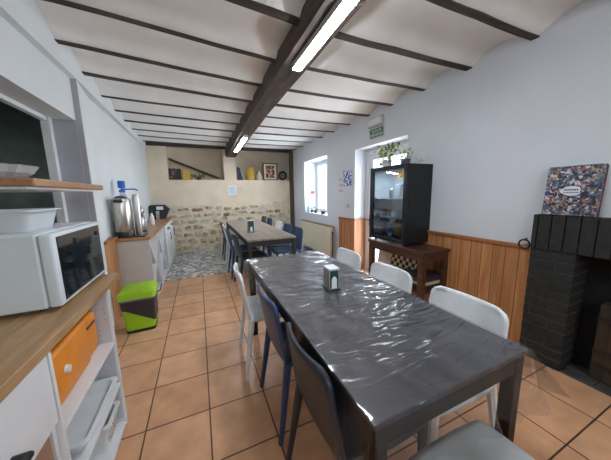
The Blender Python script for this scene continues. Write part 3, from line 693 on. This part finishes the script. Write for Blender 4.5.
for (x, y, h, m, nm, lab) in ((-.78, 4.34, .26, m_clear, 'glass_bottle', 'clear bottle standing behind the coffee maker on the far worktop'), (-.88, 4.62, .30, m_steel, 'shaker', 'steel shaker near the wall midway along the far worktop'), (-.76, 4.90, .22, m_whitepl, 'soap_bottle', 'white bottle midway along the far worktop, right of the shaker')):
    t = thing(nm, lab, 'bottle', (x, y, .875), 0)
    B().lathe([(.03, 0), (.033, .01), (.033, h*.65), (.014, h*.82), (.014, h*.92)]).build('body', m, t, smooth=True)
    B().lathe([(.017, h*.92), (.017, h)]).build('cap', m_anth, t, smooth=True)
bb = thing('bread_bin', 'black slanted bread bin with white label at the far end of the worktop', 'bread bin', (-.785, 6.1, .875))
B().prism([(-.18, .0), (.09, .0), (.195, .20), (.10, .30), (-.15, .305), (-.18, .28)], 'Y', -.11, .13).build('body', m_anth if False else plain('charcoal_plastic', (38, 44, 46), .5), bb)
bx(-.045, .08, -.114, -.11, .20, .27).build('label_card', m_paper, bb, label='white label')
o = B().lathe([(.025, 0), (.032, .01), (.034, .18), (.030, .18), (.026, .012)]).build('cup', m_steel, smooth=True); o.location = (-.80, 5.86, .875); tag(o, 'grey metal cup in front of the black bread bin', 'cup')

# pedal bin
bn = thing('waste_bin', 'lime green and dark plastic waste bin on the floor at the far counter', 'bin', (-.64, 2.90, 0), R(2))
def br(s_, z, dx=0): return rrect(.105*s_+.02, .115*s_+.01, .035, z)
B().loft([br(1.0, .02), br(1.06, .12), br(1.15, .30)]).build('body', m_lime, bn, smooth=True)
B().loft([br(1.02, 0), br(1.03, .03)]).build('base', m_black, bn, smooth=True)
def br2(s_, zf): return [(p[0], p[1], zf(p[0])) for p in br(s_, 0)]
B().loft([br2(1.12, lambda x: .20-.75*x if x > -.09 else .268), br2(1.17, lambda x: .25), br2(1.235, lambda x: .345)]).build('upper_band', m_anth, bn, smooth=True, label='dark curved upper band')
B().loft([br(1.26, .34), br(1.30, .36)]).build('rim', m_purple, bn, smooth=True, label='purple grey rim')
B().loft([br(1.32, .36), br(1.34, .38), br(1.30, .42), br(1.05, .445), br(.6, .452)]).build('lid', m_lime, bn, smooth=True)
B().path([(.15, .02, .34), (.19, .02, .36), (.195, .1, .40)], .006).build('handle', m_anth, bn)

# ------------------------------------------------------------------ side table with fridge
sd = thing('side_table', 'dark walnut side table with open shelf under the glass door fridge', 'side table', (2.22, 2.115, 0))
bx(-.197, .197, -.44, .44, .718, .752, .004).build('tabletop', m_walnut, sd)
for x in (-.19, .13):
    for y in (-.425, .365): bx(x, x+.06, y, y+.06, 0, .718, .003, seg=1).build('leg', m_walnut, sd)
B().box(-.185, -.16, -.365, .365, .645, .718).box(.16, .185, -.365, .365, .645, .718).box(-.13, .13, -.42, -.395, .645, .718).box(-.13, .13, .395, .42, .645, .718).build('apron', m_walnut, sd)
bx(-.185, .185, -.41, .41, .29, .315, .003).build('shelf', m_walnut, sd)
cbd = bx(-.006, .006, -.20, .20, 0, .32, .002, mat=Matrix.Rotation(R(10), 4, 'Y')).build('checkerboard', m_chk); cbd.location = (2.17, 2.12, .317); tag(cbd, 'cream and black checkerboard standing on the shelf of the walnut table', 'game board')
o = bx(-.004, .004, -.11, .11, 0, .31, mat=Matrix.Rotation(R(8), 4, 'Y')).build('paper_folder', plain('pale_card', (214, 196, 188), .8)); o.location = (2.16, 2.42, .316); tag(o, 'pale card folder standing beside the checkerboard under the fridge', 'folder')
zz = .315
for k, (c, h, dx, lab) in enumerate((((44, 40, 44), .05, 0, 'dark board game box at the bottom of the stack under the fridge'), ((196, 180, 150), .035, .01, 'cream board game box second from the bottom under the fridge'), ((50, 44, 60), .045, -.008, 'dark purple board game box second from the top of the stack'), ((28, 28, 32), .03, .012, 'black flat game box topmost in the stack under the fridge'))):
    o = bx(-.13, .13, -.15, .15, 0, h, .003).build('game_box', plain('game_%d' % k, c, .5)); o.location = (2.215+dx, 1.88, zz); zz += h+.001; tag(o, lab, 'box', 'game boxes stacked on the shelf of the side table')
# fridge
fr = thing('display_fridge', 'black glass door drinks fridge standing on the walnut side table', 'fridge', (2.245, 2.265, .752))
fx0, fx1, fy, fz0, fz1 = -.155, .193, .30, .025, .91
b = B().box(fx0, fx1, -fy, -fy+.03, fz0, fz1, .004).box(fx0, fx1, fy-.03, fy, fz0, fz1, .004).box(fx0, fx1, -fy+.03, fy-.03, fz0, fz0+.06).box(fx0, fx1, -fy+.03, fy-.03, fz1-.05, fz1)
b.box(fx1-.03, fx1, -fy+.03, fy-.03, fz0+.06, fz1-.05).build('cabinet', m_fridge, fr)
m_liner = plain('fridge_liner', (214, 220, 224), .5)
B().box(fx1-.035, fx1-.03, -fy+.031, fy-.031, fz0+.06, fz1-.05).box(fx0+.01, fx1-.035, -fy+.03, -fy+.035, fz0+.06, fz1-.05).box(fx0+.01, fx1-.035, fy-.035, fy-.03, fz0+.06, fz1-.05).build('liner', m_liner, fr)
dr = frame_yz(fx0-.042, fx0-.004, -fy, fy, fz0, fz1, .045).build('door', m_fridge, fr)
bx(fx0-.028, fx0-.022, -fy+.045, fy-.045, fz0+.045, fz1-.045).build('glass', m_fglass, dr)
st_ = bx(fx0-.0335, fx0-.0285, -fy+.06, -fy+.14, fz1-.15, fz1-.07, .002).build('sticker', m_yellow, dr, label='yellow square sticker')
B().path([(fx0-.0345, -fy+.10+.022*math.cos(R(40*k)), fz1-.11+.024*math.sin(R(40*k))) for k in range(8)], .004).build('emblem', m_blacks, st_)
for z in (.30, .52): bx(fx0+.01, fx1-.04, -fy+.035, fy-.035, z, z+.008).build('shelf', m_steel, fr)
for x in (fx0+.03, fx1-.05):
    for y in (-fy+.05, fy-.05): B().rod((x, y, 0), (x, y, fz0+.002), .014, .014, 10).build('foot', m_black, fr)
fl_ = area('fridge_fill', (2.12, 2.265, 1.60), (2.20, 2.265, 1.0), .06, .4, 5.0, (.95, .98, 1));  # fill light added under the fridge top to brighten the contents
F0 = Vector((2.245, 2.265, .752))
def item(nm, cat, lab, kind, x, y, z, w_, h, m):
    if kind == 'b': o = B().lathe([(w_, 0), (w_*1.05, .005), (w_*1.05, h*.62), (w_*.4, h*.82), (w_*.4, h)]).build(nm, m, smooth=True)
    elif kind == 'c': o = B().lathe([(w_*.9, 0), (w_, .006), (w_, h-.008), (w_*.85, h)]).build(nm, m, smooth=True)
    else: o = bx(-w_, w_, -w_*1.1, w_*1.1, 0, h, .004).build(nm, m)
    o.location = (F0.x+x, F0.y+y, F0.z+z); return tag(o, lab, cat, 'items inside the drinks fridge')
z0 = fz0+.061
item('water_bottle', 'bottle', 'blue water bottle at the bottom of the fridge, left of the orange carton', 'b', -.06, .02, z0, .03, .20, plain('bottle_blue', (110, 160, 210), .2))
item('water_bottle', 'bottle', 'pale blue bottle at the bottom of the fridge, leftmost one', 'b', -.06, .10, z0, .028, .19, plain('bottle_pale', (150, 180, 205), .2))
item('juice_carton', 'carton', 'orange yellow juice carton at the bottom right of the fridge', 'x', -.06, -.09, z0, .04, .18, plain('carton', (226, 170, 70), .5))
item('juice_carton', 'carton', 'pale orange carton at the bottom of the fridge nearest its side wall', 'x', -.06, -.19, z0, .032, .17, plain('carton2', (206, 150, 100), .5))
item('jar', 'jar', 'dark brown jar on the middle shelf of the fridge, left side', 'c', -.06, .16, .308, .035, .09, plain('jar_brown', (60, 48, 42), .3))
item('jar', 'jar', 'dark green jar on the middle shelf of the fridge next to the brown jar', 'c', -.06, .07, .308, .03, .08, plain('jar_green', (70, 84, 66), .3))
item('butter_tub', 'tub', 'white tub on the middle shelf of the fridge, centre', 'x', -.06, -.03, .308, .04, .10, m_whitepl)
item('butter_tub', 'tub', 'pale blue tub on the middle shelf of the fridge, right side', 'x', -.06, -.14, .308, .045, .09, plain('tub_blue', (170, 190, 205), .4))
item('milk_carton', 'carton', 'white milk carton on the top shelf of the fridge', 'x', -.06, -.08, .528, .036, .17, m_whitepl)
item('drink_can', 'can', 'silver drink can on the top shelf of the fridge, left of the milk carton', 'c', -.06, .06, .528, .03, .12, m_steel)

# plants on fridge
def leafy(t, n, R_, h, cz, mats, seed, spread=(1, 1, 1), lsize=.045, nm='foliage', bias=(0, 0)):
    random.seed(seed); b = B(); b2 = B(); cs = []
    for k in range(n):
        a = random.uniform(0, 6.283); r_ = R_*math.sqrt(random.random()); z = cz+h*random.random()
        p = Vector((r_*math.cos(a)*spread[0]+bias[0]*(z-cz), r_*math.sin(a)*spread[1]+bias[1]*(z-cz), z)); L_ = lsize*random.uniform(.6, 1.15)
        q = Matrix.Rotation(random.uniform(0, 6.28), 4, 'Z') @ Matrix.Rotation(random.uniform(-1.1, .9), 4, 'Y') @ Matrix.Rotation(random.uniform(-.5, .5), 4, 'X')
        pts = [(0, 0, 0), (.3*L_, .3*L_, .04*L_), (.65*L_, .26*L_, .06*L_), (L_, 0, -.05*L_), (.65*L_, -.26*L_, .06*L_), (.3*L_, -.3*L_, .04*L_), (.5*L_, 0, -.03*L_)]
        tgt = b if random.random() < .6 else b2
        tgt.poly([tuple(p+(q @ Vector(v))) for v in pts], [(0, 1, 6), (1, 2, 6), (2, 3, 6), (3, 4, 6), (4, 5, 6), (5, 0, 6)])
        cs.append(p)
    b.build(nm, mats[0], t, label='green leaves'); b2.build(nm, mats[1], t, label='pale yellow green leaves')
    s_ = B()
    for p in cs[::5]: s_.rod((0, 0, cz-.03), tuple(p), .002, .0015, 5)
    s_.build('stem', mats[0], t)
FT = .752+fz1+.001
pp = thing('potted_plant', 'trailing green and cream plant in white pot on the fridge', 'plant', (2.19, 2.43, FT))
B().lathe([(.045, 0), (.05, .01), (.062, .075), (.065, .08), (.056, .078), (.045, .06)]).build('pot', m_whitepl, pp, smooth=True)
leafy(pp, 150, .13, .20, .06, (m_leaf, m_leaf2), 4, (.8, 1.25, 1), .05, bias=(0, -.2))
pq = thing('potted_plant', 'small pale leaved plant in purple pot on the fridge', 'plant', (2.20, 2.14, FT))
B().lathe([(.04, 0), (.045, .01), (.055, .06), (.057, .065), (.05, .063), (.04, .05)]).build('pot', m_purple, pq, smooth=True)
leafy(pq, 45, .085, .12, .05, (m_leaf, m_leaf2), 9, (1, 1, 1), .045)
o = bx(2.425, 2.44, 2.095, 2.165, 1.725, 1.81, .003).build('thermostat', m_whitepl); tag(o, 'small white thermostat on the wall above the fridge', 'thermostat')
B_ = None
# ------------------------------------------------------------------ right wall fittings
el = thing('emergency_light', 'white emergency light box above the green exit sign', 'light', (2.44, 2.94, 2.36))
B().box(-.045, 0, -.155, .155, -.06, .065, .01, seg=3).build('housing', m_lamgrey, el); bx(-.055, -.045, -.13, .13, -.035, .045, .004).build('diffuser', m_paper, el)
es = thing('exit_sign', 'green emergency exit sign on the right wall above the door recess', 'sign', (2.44, 2.935, 2.215))
bx(-.008, -.001, -.152, .152, -.068, .068).build('panel', m_green, es)
frame_yz(-.0095, -.008, -.152, .152, -.068, .068, .006).build('border', m_paper, es)
rm = Matrix(((0, 0, -1, -.0088), (-1, 0, 0, 0), (0, 1, 0, 0), (0, 0, 0, 1)))
for body, dz in (('SALIDA DE', .026), ('EMERGENCIA', -.028)):
    text_mesh('lettering', body, .056, Matrix.Translation((0, 0, dz)) @ rm, m_paper, es, sx=.78)
po = thing('poster', 'small blue and white picture on the right wall between window and door', 'picture', (2.44, 3.67, 1.612))
bx(-.012, -.001, -.125, .125, -.13, .135).build('print', m_bpost, po)
for (y, z, h, wd, lab) in ((3.895, 1.60, .06, .055, 'upper small white notice left of the blue picture'), (3.89, 1.50, .05, .05, 'lower small white notice left of the blue picture'), (3.9, 1.40, .05, .06, 'small grey notice lowest under the others left of the blue picture')):
    o = bx(2.432, 2.439, y-wd, y+wd, z-h/2, z+h/2).build('notice', m_lamgrey); tag(o, lab, 'notice', 'small notices beside the blue picture')
o = bx(2.428, 2.44, 3.62, 3.70, 1.09, 1.17, .004).build('wall_socket', m_lamgrey); tag(o, 'grey white wall switch above the wainscot left of the door', 'switch')
# radiator
rd = thing('radiator', 'cream panel radiator on the right wall under the window', 'radiator', (2.35, 4.83, 0))
bx(-.045, .03, -.75, .75, .11, .70, .008).build('panel', m_rad, rd)
b = B()
for k in range(36): b.rod((-.046, -.72+k*.0411, .15), (-.046, -.72+k*.0411, .66), .006, .006, 6)
b.build('ribs', m_rad, rd)
bx(-.045, .06, -.75, .75, .70, .715, .003).build('top_grille', plain('brass_brown', (120, 100, 76), .5), rd)
B().rod((.0, -.77, .60), (.0, -.77, .01), .011).rod((.0, -.75, .60), (.0, -.79, .60), .014).build('pipe', m_trunk, rd)
B().box(.03, .09, -.6, -.57, .3, .5).box(.03, .09, .57, .6, .3, .5).build('bracket', m_lam, rd)
# sill things
sp = thing('potted_plant', 'small green plant in dark pot on the window sill, nearest the room corner', 'plant', (2.55, 5.40, .902)); B().lathe([(.03, 0), (.04, .05)]).build('pot', m_anth, sp, smooth=True); leafy(sp, 26, .05, .09, .05, (m_leaf, m_leaf2), 21, lsize=.04)
sp = thing('potted_plant', 'leafy plant in brown pot in the middle of the window sill', 'plant', (2.53, 5.15, .902)); B().lathe([(.035, 0), (.045, .055)]).build('pot', m_trunk, sp, smooth=True); leafy(sp, 30, .06, .08, .05, (m_dgreen, m_leaf), 22, lsize=.045)
sp = thing('potted_plant', 'dark leafed plant at the door end of the window sill', 'plant', (2.53, 4.78, .902)); B().lathe([(.04, 0), (.048, .06)]).build('pot', m_anth, sp, smooth=True); leafy(sp, 30, .06, .09, .05, (m_dgreen, m_leaf), 23, lsize=.045)
o = B().lathe([(.03, 0), (.032, .1), (.012, .16), (.012, .2)]).build('blue_bottle', plain('pale_blue', (130, 180, 220), .3), smooth=True); o.location = (2.50, 5.50, .902); tag(o, 'pale blue bottle on the window sill at its far left', 'bottle')
o = bx(2.60, 2.70, 5.565, 5.579, 1.35, 1.42, .002).build('red_sticker', plain('sticker_red', (196, 60, 60), .6)); tag(o, 'small red sign on the side of the window recess', 'sign')

# ------------------------------------------------------------------ back wall things
o = bx(.70, .91, 6.398, 6.409, 1.36, 1.60).build('notice', m_paper); tag(o, 'white paper notice with blue print on the cream back wall', 'notice')
b = B(); 
for k in range(7): b.box(.73+.01*(k % 2), .87-.015*(k % 3), 6.395, 6.398, 1.40+k*.024, 1.407+k*.024)
b.build('print', plain('pale_blue_ink', (150, 178, 214), .7), o)
def frame_xz(x0, x1, y0, y1, z0, z1, t): return B().box(x0, x0+t, y0, y1, z0, z1).box(x1-t, x1, y0, y1, z0, z1).box(x0+t, x1-t, y0, y1, z0, z0+t).box(x0+t, x1-t, y0, y1, z1-t, z1)
LZ = 1.731
p = thing('framed_picture', 'dark framed picture in the left niche below the stair string', 'picture', (-.45, 6.5, LZ)); frame_xz(-.13, .13, -.01, .01, 0, .26, .02).build('frame', m_walnut, p); bx(-.11, .11, -.003, .003, .02, .24).build('print', m_dpic, p)
p = thing('framed_picture', 'brown framed orange and cream picture in the right niche', 'picture', (1.84, 6.52, LZ)); frame_xz(-.2, .2, -.012, .012, 0, .46, .028).build('frame', m_walnut, p); bx(-.172, .172, -.004, .006, .028, .432).build('mat_board', m_cream, p); bx(-.12, .12, -.009, -.004, .07, .39).build('print', m_canvas, p)
o = bx(-.29, -.12, 6.47, 6.56, LZ, LZ+.23, .004).build('yellow_box', m_yellow); tag(o, 'yellow box in the left niche beside the dark picture', 'box')
pt = thing('potted_plant', 'green bushy plant in the left niche beside the yellow box', 'plant', (.05, 6.52, LZ)); B().lathe([(.04, 0), (.05, .06)]).build('pot', m_trunk, pt, smooth=True); leafy(pt, 70, .13, .09, .05, (m_leaf, m_dgreen), 31, (1.3, .6, 1), .06)
random.seed(14)
for k in range(6):
    t = B().ball((0, 0, 0), .032, 10, (1, .8, .75)).build('pebble', m_stone, smooth=True); t.location = (.27+k*.062, 6.5+.01*(k % 2), LZ+.024); tag(t, 'small rounded stone in the row at the low end of the stair string', 'stone', 'row of small stones in the left niche')
o = B().prism([(-.06, 0), (.06, 0), (.0, .30), (-.08, .32), (-.1, .28)], 'Y', -.09, .09).build('binder', m_navy if False else CH_M['navy']); o.location = (1.03, 6.5, LZ); tag(o, 'dark blue slanted binder in the right niche beside the column', 'binder')
o = bx(-.008, .008, -.09, .09, 0, .30, mat=Matrix.Rotation(R(-16), 4, 'Y')).build('book', m_paper); o.location = (1.115, 6.5, LZ+.003); tag(o, 'thin white book leaning on the dark blue binder', 'book')
b = B().lathe([(.09, 0), (.11, .03), (.11, .27), (.08, .33), (.04, .35)], seg=20); o = b.build('yellow_jar', m_yellow, smooth=True); o.location = (1.30, 6.52, LZ); tag(o, 'tall yellow ceramic jar in the right niche', 'jar')
b = B().lathe([(.05, 0), (.075, .03), (.08, .1), (.04, .17), (.022, .2), (.022, .25), (.03, .26)], seg=20); o = b.build('white_vase', plain('cream_ceramic', (220, 212, 190), .4), smooth=True); o.location = (1.53, 6.5, LZ); tag(o, 'cream ceramic vase in the right niche left of the picture', 'vase')
sk = thing('wreath_ornament', 'dark round ring shaped ornament at the right end of the niche', 'ornament', (2.18, 6.47, LZ+.13)); B().path([(.095*math.cos(2*math.pi*k/16), 0, .095*math.sin(2*math.pi*k/16)) for k in range(17)], .032).build('ring', m_blacks, sk, smooth=True)
B().ball((0, 0, 0), .035, 12).build('centre', m_trunk, sk, smooth=True)
